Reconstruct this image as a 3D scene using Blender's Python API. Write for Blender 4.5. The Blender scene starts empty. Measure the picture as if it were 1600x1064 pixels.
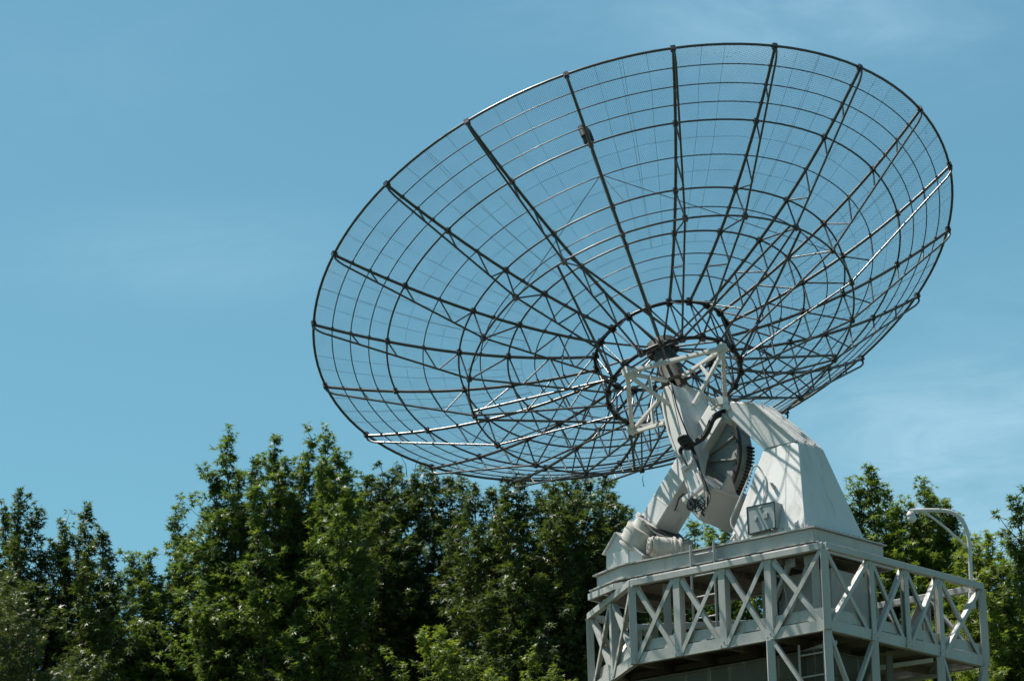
import bpy, math, random
import numpy as np
from mathutils import Vector, Matrix
random.seed(7); rng = np.random.default_rng(11)
R_ = math.radians
sc = bpy.context.scene
col = sc.collection
PI = math.pi

# ------------------------------------------------------------------ camera
F_PX, W_PX, H_PX = 6163.95, 1600.0, 1064.0
PITCH, ROLL = 0.272470, -0.0293935
cp, sp = math.cos(PITCH), math.sin(PITCH)
M0 = Matrix(((1, 0, 0), (0, sp, -cp), (0, cp, sp)))
cr, sr = math.cos(ROLL), math.sin(ROLL)
MC = Matrix(((cr, -sr, 0), (sr, cr, 0), (0, 0, 1))) @ M0        # world -> (right, down, forward)
MI = MC.transposed()
EYE = Vector((0, 0, 1.7))
cam = bpy.data.cameras.new('camera'); camo = bpy.data.objects.new('camera', cam); col.objects.link(camo)
cam.sensor_width = 36; cam.lens = F_PX / W_PX * 36; cam.clip_end = 5000; cam.clip_start = .5
camo.matrix_world = Matrix.Translation(EYE) @ Matrix((MC[0], -MC[1], -MC[2])).transposed().to_4x4()
sc.camera = camo

def ray(x, y):
    return MI @ Vector(((x - W_PX / 2) / F_PX, (y - H_PX / 2) / F_PX, 1))
def at(x, y, D):                       # point of the place D metres along the view axis
    return EYE + ray(x, y) * D
def on(x, y, P, N):                    # where a line of sight meets a real plane of the place
    r = ray(x, y); return EYE + r * ((P - EYE).dot(N) / r.dot(N))
def onz(x, y, z):
    return on(x, y, Vector((0, 0, z)), Vector((0, 0, 1)))

# ------------------------------------------------------------------ materials
def mat(name): 
    m = bpy.data.materials.new(name); m.use_nodes = True
    nt = m.node_tree; b = nt.nodes['Principled BSDF']
    return m, nt, b
def noise(nt, scale, detail=4, rough=.6, obj=True, stretch=None):
    n = nt.nodes.new('ShaderNodeTexNoise'); n.inputs['Scale'].default_value = scale
    n.inputs['Detail'].default_value = detail; n.inputs['Roughness'].default_value = rough
    g = nt.nodes.new('ShaderNodeNewGeometry'); src = g.outputs['Position']
    if stretch:
        mp = nt.nodes.new('ShaderNodeMapping'); mp.inputs['Scale'].default_value = stretch
        nt.links.new(src, mp.inputs['Vector']); src = mp.outputs['Vector']
    nt.links.new(src, n.inputs['Vector'])
    return n
def ramp(nt, src, stops):
    r = nt.nodes.new('ShaderNodeValToRGB'); e = r.color_ramp.elements
    while len(e) < len(stops): e.new(.5)
    for q, (p, c) in zip(e, stops): q.position = p; q.color = (*c, 1)
    nt.links.new(src, r.inputs['Fac']); return r
def mixc(nt, fac, a, b, mode='MIX'):
    m = nt.nodes.new('ShaderNodeMix'); m.data_type = 'RGBA'; m.blend_type = mode
    def put(sock, v):
        if hasattr(v, 'links'): nt.links.new(v, sock)
        elif isinstance(v, (int, float)): sock.default_value = v
        else: sock.default_value = (*v, 1)
    put(m.inputs['Factor'], fac); put(m.inputs['A'], a); put(m.inputs['B'], b)
    return m.outputs['Result']
def bump(nt, b, src, strength=.2, dist=.01):
    n = nt.nodes.new('ShaderNodeBump'); n.inputs['Strength'].default_value = strength; n.inputs['Distance'].default_value = dist
    nt.links.new(src, n.inputs['Height']); nt.links.new(n.outputs['Normal'], b.inputs['Normal'])

def paint(name, base, dirt=(.28, .27, .23), rust=(.16, .08, .04), rough=.5, amt=.5, rustamt=.0):
    m, nt, b = mat(name)
    n1 = noise(nt, 1.6, 6, .65, stretch=(1, 1, .45)); n2 = noise(nt, 14, 5, .7, stretch=(1, 1, .25)); n3 = noise(nt, 55, 3, .6)
    f1 = ramp(nt, n1.outputs['Fac'], [(.42, (0, 0, 0)), (.75, (amt, amt, amt))])
    c = mixc(nt, f1.outputs['Color'], base, dirt)
    f2 = ramp(nt, n2.outputs['Fac'], [(.5, (0, 0, 0)), (.8, (amt * .8,) * 3)])
    n4 = noise(nt, 7, 3, .6, stretch=(1, 1, .06)); f4 = ramp(nt, n4.outputs['Fac'], [(.58, (0, 0, 0)), (.70, (amt * .9,) * 3)])
    c = mixc(nt, f4.outputs['Color'], c, (.30, .24, .17))
    c = mixc(nt, f2.outputs['Color'], c, tuple(v * .62 for v in base))
    mu = nt.nodes.new('ShaderNodeMath'); mu.operation = 'MULTIPLY'
    nt.links.new(n2.outputs['Fac'], mu.inputs[0]); nt.links.new(n3.outputs['Fac'], mu.inputs[1])
    t = .42 - rustamt * .1
    f3 = ramp(nt, mu.outputs[0], [(t, (0, 0, 0)), (t + .03, (.8, .8, .8))])
    c = mixc(nt, f3.outputs['Color'], c, rust)
    nt.links.new(c, b.inputs['Base Color'])
    b.inputs['Roughness'].default_value = rough
    bump(nt, b, n2.outputs['Fac'], .25, .006)
    return m
WHITE = paint('white_paint', (.60, .59, .57), amt=.36)
PALE = paint('pale_grey_paint', (.41, .40, .375), amt=.45, rustamt=.25)
CREAM = paint('weathered_cream_paint', (.46, .44, .40), amt=.6, rustamt=.4)
WEBG = paint('shaded_web_grey', (.20, .21, .205), amt=.4)  # gear web darkened in its colour to stand in for shade
BOXG = paint('grey_enamel', (.33, .35, .35), amt=.3)
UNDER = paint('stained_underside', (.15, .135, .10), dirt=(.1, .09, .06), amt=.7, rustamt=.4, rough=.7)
WRAP = paint('weathered_canvas_wrap', (.50, .48, .44), dirt=(.2, .18, .15), amt=.9, rustamt=.2, rough=.75)
OLIVE = paint('olive_sheet', (.075, .068, .042), dirt=(.035, .03, .018), amt=.7, rough=.75)

def steel(name, base, metal, rough, ior=1.5):
    m, nt, b = mat(name)
    n = noise(nt, 9, 5, .7)
    c = ramp(nt, n.outputs['Fac'], [(.3, tuple(v * .6 for v in base)), (.62, base), (.8, (base[0] * .9, base[1] * .62, base[2] * .4))])
    nt.links.new(c.outputs['Color'], b.inputs['Base Color'])
    r = ramp(nt, n.outputs['Fac'], [(.3, (rough + .12,) * 3), (.7, (rough - .08,) * 3)])
    nt.links.new(r.outputs['Color'], b.inputs['Roughness'])
    b.inputs['Metallic'].default_value = metal; b.inputs['IOR'].default_value = ior
    return m
TUBE = steel('galvanised_tube', (.020, .018, .016), 0, .33, 1.85)
DARK = steel('dark_weathered_steel', (.013, .011, .010), 0, .36, 1.45)
CONE = steel('dull_grey_steel', (.075, .072, .064), .1, .6)
BAND = steel('bare_grey_steel', (.24, .23, .21), .1, .55)
GREASE = steel('greased_black_steel', (.018, .016, .015), .2, .5)
m_, nt_, b_ = mat('black_rubber'); n_ = noise(nt_, 40)
nt_.links.new(ramp(nt_, n_.outputs['Fac'], [(.3, (.008, .008, .009)), (.8, (.025, .025, .025))]).outputs['Color'], b_.inputs['Base Color'])
b_.inputs['Roughness'].default_value = .55; RUBBER = m_
m_, nt_, b_ = mat('lamp_glass'); n_ = noise(nt_, 30)
nt_.links.new(ramp(nt_, n_.outputs['Fac'], [(.3, (.5, .53, .55)), (.8, (.65, .68, .68))]).outputs['Color'], b_.inputs['Base Color'])
b_.inputs['Roughness'].default_value = .12; GLASS = m_

# woven wire cloth of the reflector: mostly air, denser when it is seen edge-on
def netmat():
    m, nt, b = mat('woven_wire_cloth')
    out = nt.nodes['Material Output']
    b.inputs['Base Color'].default_value = (.045, .06, .075, 1); b.inputs['Metallic'].default_value = .0; b.inputs['Roughness'].default_value = .55
    tr = nt.nodes.new('ShaderNodeBsdfTransparent')
    g = nt.nodes.new('ShaderNodeNewGeometry')
    def M_(op, *ins):
        n = nt.nodes.new('ShaderNodeMath'); n.operation = op
        for i, v in enumerate(ins):
            if isinstance(v, (int, float)): n.inputs[i].default_value = v
            else: nt.links.new(v, n.inputs[i])
        return n.outputs[0]
    def dot(v):
        d = nt.nodes.new('ShaderNodeVectorMath'); d.operation = 'DOT_PRODUCT'; nt.links.new(g.outputs['Position'], d.inputs[0]); d.inputs[1].default_value = tuple(v); return d.outputs['Value']
    p, q = dot(uW / .036), dot(vW / .036)
    n1 = noise(nt, 1.1, 3, .6); wv = M_('MULTIPLY', n1.outputs['Fac'], .9)
    n2 = noise(nt, 2.6, 4, .6)
    wd_ = M_('ADD', M_('MULTIPLY', n2.outputs['Fac'], .08), .040)
    l1 = M_('LESS_THAN', M_('FRACT', M_('ADD', M_('ADD', p, q), wv)), wd_)
    l2 = M_('LESS_THAN', M_('FRACT', M_('ADD', M_('SUBTRACT', p, q), wv)), wd_)
    l3 = M_('LESS_THAN', M_('FRACT', M_('ADD', M_('MULTIPLY', p, 1.4), wv)), M_('MULTIPLY', wd_, .5))
    wires = M_('MAXIMUM', M_('MAXIMUM', l1, l2), l3)
    mix = nt.nodes.new('ShaderNodeMixShader'); nt.links.new(wires, mix.inputs['Fac'])
    nt.links.new(tr.outputs[0], mix.inputs[1]); nt.links.new(b.outputs[0], mix.inputs[2])
    nt.links.new(mix.outputs[0], out.inputs['Surface'])
    return m
m_, nt_, b_ = mat('seam_wire'); n_ = noise(nt_, 20)
nt_.links.new(ramp(nt_, n_.outputs['Fac'], [(.3, (.05, .06, .065)), (.8, (.10, .11, .12))]).outputs['Color'], b_.inputs['Base Color']); SEAM = m_

def leafmat(name, c0, c1, c2, trans=.25):
    m, nt, b = mat(name)
    out = nt.nodes['Material Output']
    g = nt.nodes.new('ShaderNodeNewGeometry')
    rp = ramp(nt, g.outputs['Random Per Island'], [(0, c0), (.55, c1), (.93, c2), (1, (c2[0] * 1.35, c2[1] * 1.2, c2[2]))])
    n = noise(nt, .9, 3, .6)
    c = mixc(nt, n.outputs['Fac'], rp.outputs['Color'], c1)
    nt.links.new(c, b.inputs['Base Color'])
    b.inputs['Roughness'].default_value = .47; b.inputs['Specular IOR Level'].default_value = .45
    t = nt.nodes.new('ShaderNodeBsdfTranslucent')
    tc = mixc(nt, 1.0, c, (1.5, 1.55, .6), 'MULTIPLY'); nt.links.new(tc, t.inputs['Color'])
    mix = nt.nodes.new('ShaderNodeMixShader'); mix.inputs['Fac'].default_value = trans
    nt.links.new(b.outputs[0], mix.inputs[1]); nt.links.new(t.outputs[0], mix.inputs[2])
    nt.links.new(mix.outputs[0], out.inputs['Surface'])
    return m
LEAF_MID = leafmat('mid_green_leaf', (.042, .075, .024), (.088, .135, .034), (.18, .22, .055), .36)
LEAF_DARK = leafmat('dark_green_leaf', (.030, .054, .018), (.058, .088, .026), (.14, .165, .045), .28)
LEAF_LIGHT = leafmat('yellow_green_leaf', (.08, .12, .026), (.13, .175, .036), (.20, .23, .05), .38)
LEAF_FRESH = leafmat('fresh_green_leaf', (.055, .09, .024), (.10, .145, .032), (.18, .22, .045), .38)
LEAF_OLIVE = leafmat('olive_green_leaf', (.05, .07, .025), (.07, .095, .03), (.10, .12, .04), .25)
m_, nt_, b_ = mat('bark'); n_ = noise(nt_, 6, 6, .7, stretch=(1, 1, .2))
nt_.links.new(ramp(nt_, n_.outputs['Fac'], [(.3, (.02, .016, .012)), (.7, (.075, .06, .045))]).outputs['Color'], b_.inputs['Base Color'])
b_.inputs['Roughness'].default_value = .9; bump(nt_, b_, n_.outputs['Fac'], .6, .03); BARK = m_
m_, nt_, b_ = mat('meadow'); n_ = noise(nt_, .25, 8, .7); n2_ = noise(nt_, 9, 5, .7)
c_ = mixc(nt_, n2_.outputs['Fac'], ramp(nt_, n_.outputs['Fac'], [(.3, (.035, .045, .018)), (.7, (.08, .08, .038))]).outputs['Color'], (.03, .04, .015))
nt_.links.new(c_, b_.inputs['Base Color']); b_.inputs['Roughness'].default_value = .95; bump(nt_, b_, n2_.outputs['Fac'], .6, .08); MEADOW = m_

# ------------------------------------------------------------------ mesh helpers
class MB:
    def __init__(s): s.v = []; s.f = []; s.sm = []
    def add(s, vs, fs, smooth=False):
        o = len(s.v); s.v += [tuple(v) for v in vs]; s.f += [tuple(i + o for i in f) for f in fs]; s.sm += [smooth] * len(fs)
        return s
    def tube(s, pts, r, n=8, closed=False, caps=True):
        pts = [Vector(p) for p in pts]; N = len(pts)
        rs = r if hasattr(r, '__len__') else [r] * N
        vs = []; prev = None
        for i, p in enumerate(pts):
            a = pts[(i - 1) % N] if (i > 0 or closed) else p
            b = pts[(i + 1) % N] if (i < N - 1 or closed) else p
            t = (b - a).normalized()
            if prev is None:
                u = t.orthogonal().normalized()
            else:
                u = (prev - t * prev.dot(t)).normalized()
            prev = u; w = t.cross(u)
            vs += [p + (u * math.cos(2 * PI * k / n) + w * math.sin(2 * PI * k / n)) * rs[i] for k in range(n)]
        fs = []
        for i in range(N if closed else N - 1):
            j = (i + 1) % N
            for k in range(n):
                fs.append((i * n + k, i * n + (k + 1) % n, j * n + (k + 1) % n, j * n + k))
        s.add(vs, fs, True)
        if caps and not closed:
            s.add(vs[:n], [tuple(range(n))[::-1]]); s.add(vs[-n:], [tuple(range(n))])
        return s
    def bar(s, a, b, w, h=None, up=(0, 0, 1)):           # square-section bar
        a, b = Vector(a), Vector(b); h = h or w; t = (b - a).normalized(); up = Vector(up)
        if abs(t.dot(up.normalized())) > .98: up = Vector((1, 0, 0)) if abs(t.x) < .9 else Vector((0, 1, 0))
        u = t.cross(up).normalized(); v = u.cross(t).normalized()
        vs = [q + u * (w / 2) * i + v * (h / 2) * j for q in (a, b) for i, j in ((-1, -1), (1, -1), (1, 1), (-1, 1))]
        return s.add(vs, [(3, 2, 1, 0), (4, 5, 6, 7), (0, 1, 5, 4), (1, 2, 6, 5), (2, 3, 7, 6), (3, 0, 4, 7)])
    def angle(s, a, b, w, nrm, t=.012):                  # rolled L-section: a flat leg facing nrm and a leg going inwards
        a, b = Vector(a), Vector(b); d = (b - a).normalized(); nrm = Vector(nrm)
        nrm = (nrm - d * nrm.dot(d)).normalized(); u = d.cross(nrm).normalized()
        if u.z > .05: u = -u
        def slab(o, x, y, X, Y):
            vs = [q + u * i * X + nrm * j * Y + o for q in (a, b) for i, j in ((0, 0), (1, 0), (1, 1), (0, 1))]
            s.add(vs, [(3, 2, 1, 0), (4, 5, 6, 7), (0, 1, 5, 4), (1, 2, 6, 5), (2, 3, 7, 6), (3, 0, 4, 7)])
        slab(u * (-w / 2), 0, 0, w, t); slab(u * (-w / 2) - nrm * w, 0, 0, t, w)
        return s
    def prism(s, poly, vec):                              # polygon swept along a vector (or one vector per corner)
        n = len(poly); poly = [Vector(p) for p in poly]
        vecs = vec if isinstance(vec, (list, tuple)) and len(vec) == n and hasattr(vec[0], '__len__') else [Vector(vec)] * n
        top = [p + Vector(v) for p, v in zip(poly, vecs)]
        fs = [tuple(range(n))[::-1], tuple(range(n, 2 * n))] + [(i, (i + 1) % n, n + (i + 1) % n, n + i) for i in range(n)]
        return s.add(poly + top, fs)
    def box(s, c, ax, ay, az):                            # centre and three half-axes
        c, ax, ay, az = map(Vector, (c, ax, ay, az))
        vs = [c + ax * i + ay * j + az * k for k in (-1, 1) for i, j in ((-1, -1), (1, -1), (1, 1), (-1, 1))]
        return s.add(vs, [(3, 2, 1, 0), (4, 5, 6, 7), (0, 1, 5, 4), (1, 2, 6, 5), (2, 3, 7, 6), (3, 0, 4, 7)])
    def build(s, name, m, parent=None, bevel=0):
        me = bpy.data.meshes.new(name)
        off = root_loc(parent)
        me.from_pydata([(x - off.x, y - off.y, z - off.z) for x, y, z in s.v], [], s.f)
        me.polygons.foreach_set('use_smooth', s.sm)
        me.materials.append(m)
        me.update()
        import bmesh
        bm = bmesh.new(); bm.from_mesh(me); bmesh.ops.recalc_face_normals(bm, faces=bm.faces); bm.to_mesh(me); bm.free()
        me.set_sharp_from_angle(angle=R_(62))
        o = bpy.data.objects.new(name, me); col.objects.link(o)
        if parent: o.parent = parent
        if bevel:
            b = o.modifiers.new('bevel', 'BEVEL'); b.width = bevel; b.segments = 2; b.limit_method = 'ANGLE'; b.angle_limit = R_(40)
        return o
def root_loc(p):
    if p is None: return Vector((0, 0, 0))
    while p.parent: p = p.parent
    return p.location
def thing(name, loc, label, cat, group=None):
    o = bpy.data.objects.new(name, None); o.empty_display_size = .3; col.objects.link(o); o.location = loc
    o['label'] = label; o['category'] = cat
    if group: o['group'] = group
    return o

# ------------------------------------------------------------------ dish frame (fitted to the photograph)
RD = 4.95
Cc = Vector((0.3763, -0.1971, 11.9304))
a_, bb_, PH, Z0 = -1.8855, 7.216, 1.8431, .2886
nc = Vector((math.sin(bb_) * math.cos(a_), math.sin(bb_) * math.sin(a_), math.cos(bb_)))
uc = nc.cross(Vector((0, 0, 1))).normalized(); vc = nc.cross(uc)
Cw = EYE + MI @ (Cc * RD); nW = (MI @ nc).normalized(); uW = MI @ uc; vW = MI @ vc
NET = netmat()
def ang(k): return PH + k * PI / 10
def dk(k): return uW * math.cos(ang(k)) + vW * math.sin(ang(k))
def P(k, r, z):                        # k in ribs, r and z in dish radii; z is the depth below the rim plane
    return Cw + (dk(k) * r - nW * z) * RD
def zs(r): return Z0 * (1 - r * r)
def ax(t): return P(0, 0, Z0 + t)      # on the axis, t behind the vertex
dW = dk(7); eW = dk(2)                 # declination axis, and the third axis

dish = thing('radio_telescope_dish', tuple(ax(.355)), 'huge wire mesh parabolic dish of dark ribs and hoops tilted up on its mount', 'dish antenna')

# hoops
RINGS = [(.95, .0085), (.90, .0085), (.85, .0085), (.80, .0145), (.70, .0088), (.60, .0145), (.539, .0088), (.46, .0145), (.3825, .0088), (.303, .0088)]
def ringpts(r, z, n=120): return [P(i * 20 / n, r, z) for i in range(n)]
MB().tube(ringpts(1, 0), .020, 8, True).build('rim', TUBE, dish)
for r, t in RINGS:
    MB().tube(ringpts(r, zs(r) + .0015), t, 7, True).build('hoop', TUBE, dish)
RB, ZB = .5957, .2917
MB().tube(ringpts(RB, ZB), .0155, 7, True).build('back_hoop', TUBE, dish)
HR, ZH = .205, .42
def zback(r):
    return ZB - (r - RB) / (1 - RB) * (ZB - .030) if r >= RB else ZB + (RB - r) / (RB - HR) * (ZH - ZB)
def nodeblock(mb, k, r, z, s):
    c = P(k, r, z); t = (dk(k) * s, nW * s, dk(k).cross(nW) * s)
    mb.box(c, *t)
for k in range(20):
    fr = MB()
    rr = [1, .95, .9, .85, .8, .75, .7, .65, .6, .54, .5, .46, .4, .35, .3, .25, HR]
    off = .006
    fr.tube([P(k, r, zs(r) + off) for r in rr], .0228, 8)
    nodeblock(fr, k, 1, .002, .036)
    for r, t in RINGS: nodeblock(fr, k, r, zs(r) + .004, .034 if t > .011 else .022)
    rib = fr.build('rib', TUBE, dish)
    bc = MB()
    kk = k + random.uniform(-.004, .004)
    bpts = [P(k, 1.002, .006), P(k, 1.001, .020), P(k, .994, .030), P(k, .98, zback(.98)), P(k, .96, zback(.96))] + [P(k, r, zback(r)) for r in (.9, .79, .68, RB, .5, .4, .3, HR)]
    bc.tube(bpts, .0158, 8)
    nodeblock(bc, k, RB, ZB, .036)
    bc.build('back_chord', TUBE, rib)
    for r1, r2 in ((.9, .885), (.8, .785)):
        MB().tube([P(k, r1, zs(r1) + off), P(k, r2, zback(r2))], .0125, 6).build('strut', TUBE, rib)
    wb = MB()
    def w(r1, r2, rad=.0125): wb.tube([P(k, r1, zs(r1) + off), P(k, r2, zback(r2))], rad, 6)
    w(.7, .682); w(.6, .675, .011); w(.6, RB + .002); w(.46, RB - .004); w(.46, .452)
    w(.34, .444); w(.34, .325); w(HR + .005, .318)
    wb.build('web_bracing', TUBE, rib)
# wire cloth, one panel per bay, and its seam wires
for k in range(20):
    mb = MB(); na = 8
    rr = [1, .975, .95, .925, .9, .875, .85, .825, .8, .75, .7, .65, .6, .55, .5, .45, .4, .35, .3, .25, HR]
    vs = [P(k + j / na, r, zs(r) - .003) for r in rr for j in range(na + 1)]
    fs = [(i * (na + 1) + j, i * (na + 1) + j + 1, (i + 1) * (na + 1) + j + 1, (i + 1) * (na + 1) + j) for i in range(len(rr) - 1) for j in range(na)]
    mb.add(vs, fs, True)
    pan = mb.build('mesh_panel', NET, dish)
    sm = MB()
    for j in (.27, .5, .52, .76):
        a = [P(k + j + random.uniform(-.01, .01), r, zs(r) - .002) for r in (1, .9, .8, .7, .6, .5, .42)]
        if j < .51 or k % 2: sm.tube(a, .0024, 4)
    for r in (.75, .65, .42, .34):
        sm.tube([P(k + j / 6, r + random.uniform(-.002, .002), zs(r) - .002) for j in range(7)], .0022, 4)
    for j in range((4, 20)[k in (0, 1, 2, 3)]):                # loose ties and flecks where the cloth is laced on
        t_ = random.random(); r = random.choice([random.uniform(.3, .99), .975, .965])
        p = P(k + t_, r, zs(r) - .002); q = p + (dk(k + t_) * random.uniform(-1, 1) + dk(k + 5 + t_) * random.uniform(-1, 1)) * .018
        sm.tube([p, q], .0035, 3)
    sm.build('seam_wire', SEAM, pan)

# hub: two rings joined by a lattice, and the long braces to the back hoop
ZF = zs(HR) + .004
for z, nm, r_ in ((ZF, 'hub_ring', .027), (ZH, 'hub_ring', .029)):
    mb = MB().tube(ringpts(HR, z, 60), r_, 8, True)
    for k in range(20): nodeblock(mb, k, HR, z, .043)
    mb.build(nm, DARK, dish)
hb = MB()
for k in range(20):
    hb.tube([P(k, HR, ZF), P(k, HR, ZH)], .013, 6)
    hb.tube([P(k, HR, ZF), P(k + 1, HR, ZH)], .012, 6)
    if k % 2 == 0:
        hb.tube([P(k, HR, ZF), ax(.0) + dk(k) * .12], .016, 6)
        hb.tube([P(k, HR, ZH), ax(.02) + dk(k) * .16], .016, 6)
    else:
        hb.tube([P(k, HR, ZH), ax(.12) + dk(k) * .17], .013, 6)
hb.build('hub_lattice', TUBE, dish)
for kc in (2, 6, 10, 14, 18):
    for s_ in (-2, 2):
        mb = MB().tube([P(kc + (.12 if s_ > 0 else -.12), RB, ZB), P(kc + s_, HR, ZH)], .019, 8)
        mb.build('long_brace', TUBE, dish)
for kc in (8, 12):                    # light ties between neighbouring ribs at the back hoop
    if True:
        MB().tube([P(kc, .46, zs(.46)), P(kc + 1, RB, ZB)], .010, 6).tube([P(kc, .46, zs(.46)), P(kc - 1, RB, ZB)], .010, 6).build('tie_rod', TUBE, dish)
for kc in (-5, 5.0, 8, 11):
    MB().tube([P(kc, .30, zs(.3)), P(kc + 1, .36, zback(.36))], .011, 6).build('tie_rod', TUBE, dish)

# the cone-shaped shaft under the vertex
mb = MB(); N = 20; prof = [(-.012, .10), (-.012, .24), (.010, .25), (.011, .165), (.06, .175), (.135, .195), (.135, .1)]
vs = [ax(t) + (uW * math.cos(2 * PI * j / N) + vW * math.sin(2 * PI * j / N)) * r for t, r in prof for j in range(N)]
fs = [(i * N + j, i * N + (j + 1) % N, (i + 1) * N + (j + 1) % N, (i + 1) * N + j) for i in range(len(prof) - 1) for j in range(N)]
mb.add(vs, fs, True); mb.build('hub_cone', CONE, dish)

# feed mast, feed and guy wires (in front of the dish, seen through the cloth)
MB().tube([ax(0), P(0, 0, Z0 - .80)], .030, 10).build('feed_mast', TUBE, dish)
fc = P(0, 0, -.577)
fm = MB()
def lathe(mb, base, axis, prof, n=18):
    axis = axis.normalized(); u = axis.orthogonal().normalized(); v = axis.cross(u)
    vs = [base + axis * t + (u * math.cos(2 * PI * j / n) + v * math.sin(2 * PI * j / n)) * r for t, r in prof for j in range(n)]
    fs = [(i * n + j, i * n + (j + 1) % n, (i + 1) * n + (j + 1) % n, (i + 1) * n + j) for i in range(len(prof) - 1) for j in range(n)]
    mb.add(vs, fs, True)
    return mb
lathe(fm, fc - nW * .16, nW, [(0, .001), (0, .075), (.03, .085), (.22, .08), (.25, .07), (.30, .05), (.30, .001)])
feed = fm.build('feed_horn', GREASE, dish)
fm = MB(); lathe(fm, fc - dW * .075 - nW * .05, nW, [(0, .001), (0, .05), (.2, .05), (.2, .001)], 12); fm.build('receiver_can', CONE, dish)
gp = P(0, 0, Z0 - .70)
for k_, r_, z_ in ((4, .6, zs(.6)), (-5.5, .575, zs(.575)), (9, .6, zs(.6)), (-.8, .6, zs(.6))):
    MB().tube([gp, P(k_, r_, z_)], .0062, 5).build('guy_wire', DARK, dish)

# white square frame that carries the dish, and its struts
C0 = ax(.355)
ZP = .447
cor = [P(k, HR * 1.0, ZP) for k in (-8, -3, 2, 7)]
mb = MB()
for i in range(4): mb.bar(cor[i], cor[(i + 1) % 4], .058, .058, up=nW)
mb.build('square_frame', WHITE, dish, .006)
for i, kk in enumerate((-8, -3, 2, 7)):
    outw = dk(kk)
    mb = MB()
    A = ax(.135) + outw * .16; B = ax(.245) + outw * .20
    mb.bar(cor[i] - nW * .02, A, .05, .05, up=nW); mb.bar(cor[i] - nW * .05, B, .05, .05, up=nW)
    m1 = cor[i].lerp(A, .55); m2 = cor[i].lerp(B, .5); mb.bar(m1, m2, .045)
    mb.box(cor[i], outw * .055, nW * .06, outw.cross(nW) * .055)
    mb.bar(cor[i], P(kk, HR, ZH), .06)
    mb.build('frame_strut', WHITE, dish, .005)

# main column: lit face lies in the plane square to the declination axis
PN = C0 - dW * .30
L = [(1036, 605), (1036, 622), (1039, 645), (1046, 676), (1056, 703), (1066, 728), (1073, 752), (1081, 778), (1090, 797)]
Rr = [(1101, 789), (1097, 766), (1090, 744), (1083, 718), (1076, 690), (1068, 655), (1060, 622), (1050, 600)]
poly = [on(x, y, PN, dW) for x, y in L + Rr]
dep = [.58, .60, .62, .60, .45, .28, .15, .1, .08, .08, .1, .15, .28, .45, .62, .62, .6]
mb = MB().prism(poly, [tuple(dW * q) for q in dep])
colm = mb.build('main_column', WHITE, dish, .012)
mb = MB()
for pts in (L[1:8], Rr[1:8]):
    q = [on(x, y, PN, dW) - dW * .012 for x, y in pts]
    for i in range(len(q) - 1): mb.bar(q[i], q[i + 1], .03, .035, up=dW)
mid = [on(x, y, PN, dW) - dW * .006 for x, y in [(1049, 612), (1056, 645), (1066, 690), (1074, 720)]]
for i in range(3): mb.bar(mid[i], mid[i + 1], .018, .02, up=dW)
mb.build('edge_flange', WHITE, colm)
# counterweight / drive casing low on the column
PN2 = C0 - dW * .42
mb = MB().prism([on(x, y, PN2, dW) for x, y in [(1068, 733), (1083, 724), (1099, 757), (1078, 770)]], dW * .10)
mb.prism([on(x, y, PN2, dW) for x, y in [(1078, 771), (1099, 758), (1100, 786), (1090, 798), (1083, 790)]], dW * .1)
cs = mb.build('drive_casing', WHITE, dish, .008)
mb = MB()
mb.bar(on(1066, 735, PN2 - dW * .03, dW), on(1082, 720, PN2 - dW * .03, dW), .055, .05, up=dW)
mb.bar(on(1069, 783, PN2 - dW * .05, dW), on(1104, 755, PN2 - dW * .05, dW), .06, .05, up=dW)
mb.bar(on(1068, 782, PN2 - dW * .09, dW), on(1077, 775, PN2 - dW * .09, dW), .075, .06, up=dW)
for a, b in (((1083, 735), (1091, 752)), ((1090, 731), (1097, 747))):
    mb.bar(on(*a, PN2 - dW * .01, dW), on(*b, PN2 - dW * .01, dW), .022, .03, up=dW)
mb.build('clamp_bar', WHITE, cs, .005)

# declination gear sector
GC = on(1094, 721, C0 + dW * .12, dW); rho = .80
def GP(phi, r, d): return GC + (eW * math.cos(phi) - nW * math.sin(phi)) * r + dW * d
phis = [R_(-38 + i * 2.5) for i in range(int(128 / 2.5) + 1)]
mb = MB()
inner = [GP(p, rho - .06, 0) for p in phis]; outer = [GP(p, rho, 0) for p in phis]
n = len(phis); vs = inner + outer + [v + dW * .05 for v in inner] + [v + dW * .05 for v in outer]
fs = []
for i in range(n - 1):
    fs += [(i, i + 1, n + i + 1, n + i), (2 * n + i, 3 * n + i, 3 * n + i + 1, 2 * n + i + 1), (n + i, n + i + 1, 3 * n + i + 1, 3 * n + i), (i, 2 * n + i, 2 * n + i + 1, i + 1)]
fs += [(0, n, 3 * n, 2 * n), (n - 1, 3 * n - 1, 4 * n - 1, 2 * n - 1)]
mb.add(vs, fs); gear = mb.build('gear_sector', GREASE, dish)
mb = MB()
o2 = [GP(p, rho - .012, .05) for p in phis]; i2 = [GP(p, rho - .045, .05) for p in phis]; w = .22
vs = i2 + o2 + [v + dW * w for v in i2] + [v + dW * w for v in o2]
mb.add(vs, fs); mb.build('sector_band', BAND, gear)
mb = MB()
p = R_(18)
while p < R_(88):
    c = GP(p, rho + .010, .195); rad = (c - GP(p, 0, .155)).normalized(); tan = rad.cross(dW)
    vs = [c + rad * a_2 + tan * b_2 + dW * c_2 for c_2 in (-.03, .085) for a_2, b_2 in ((-.025, -.015), (.022, -.010), (.022, .010), (-.025, .015))]
    mb.add(vs, [(3, 2, 1, 0), (4, 5, 6, 7), (0, 1, 5, 4), (1, 2, 6, 5), (2, 3, 7, 6), (3, 0, 4, 7)]); p += R_(3.7)
mb.build('gear_tooth_row', GREASE, gear)
mb = MB()
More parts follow.
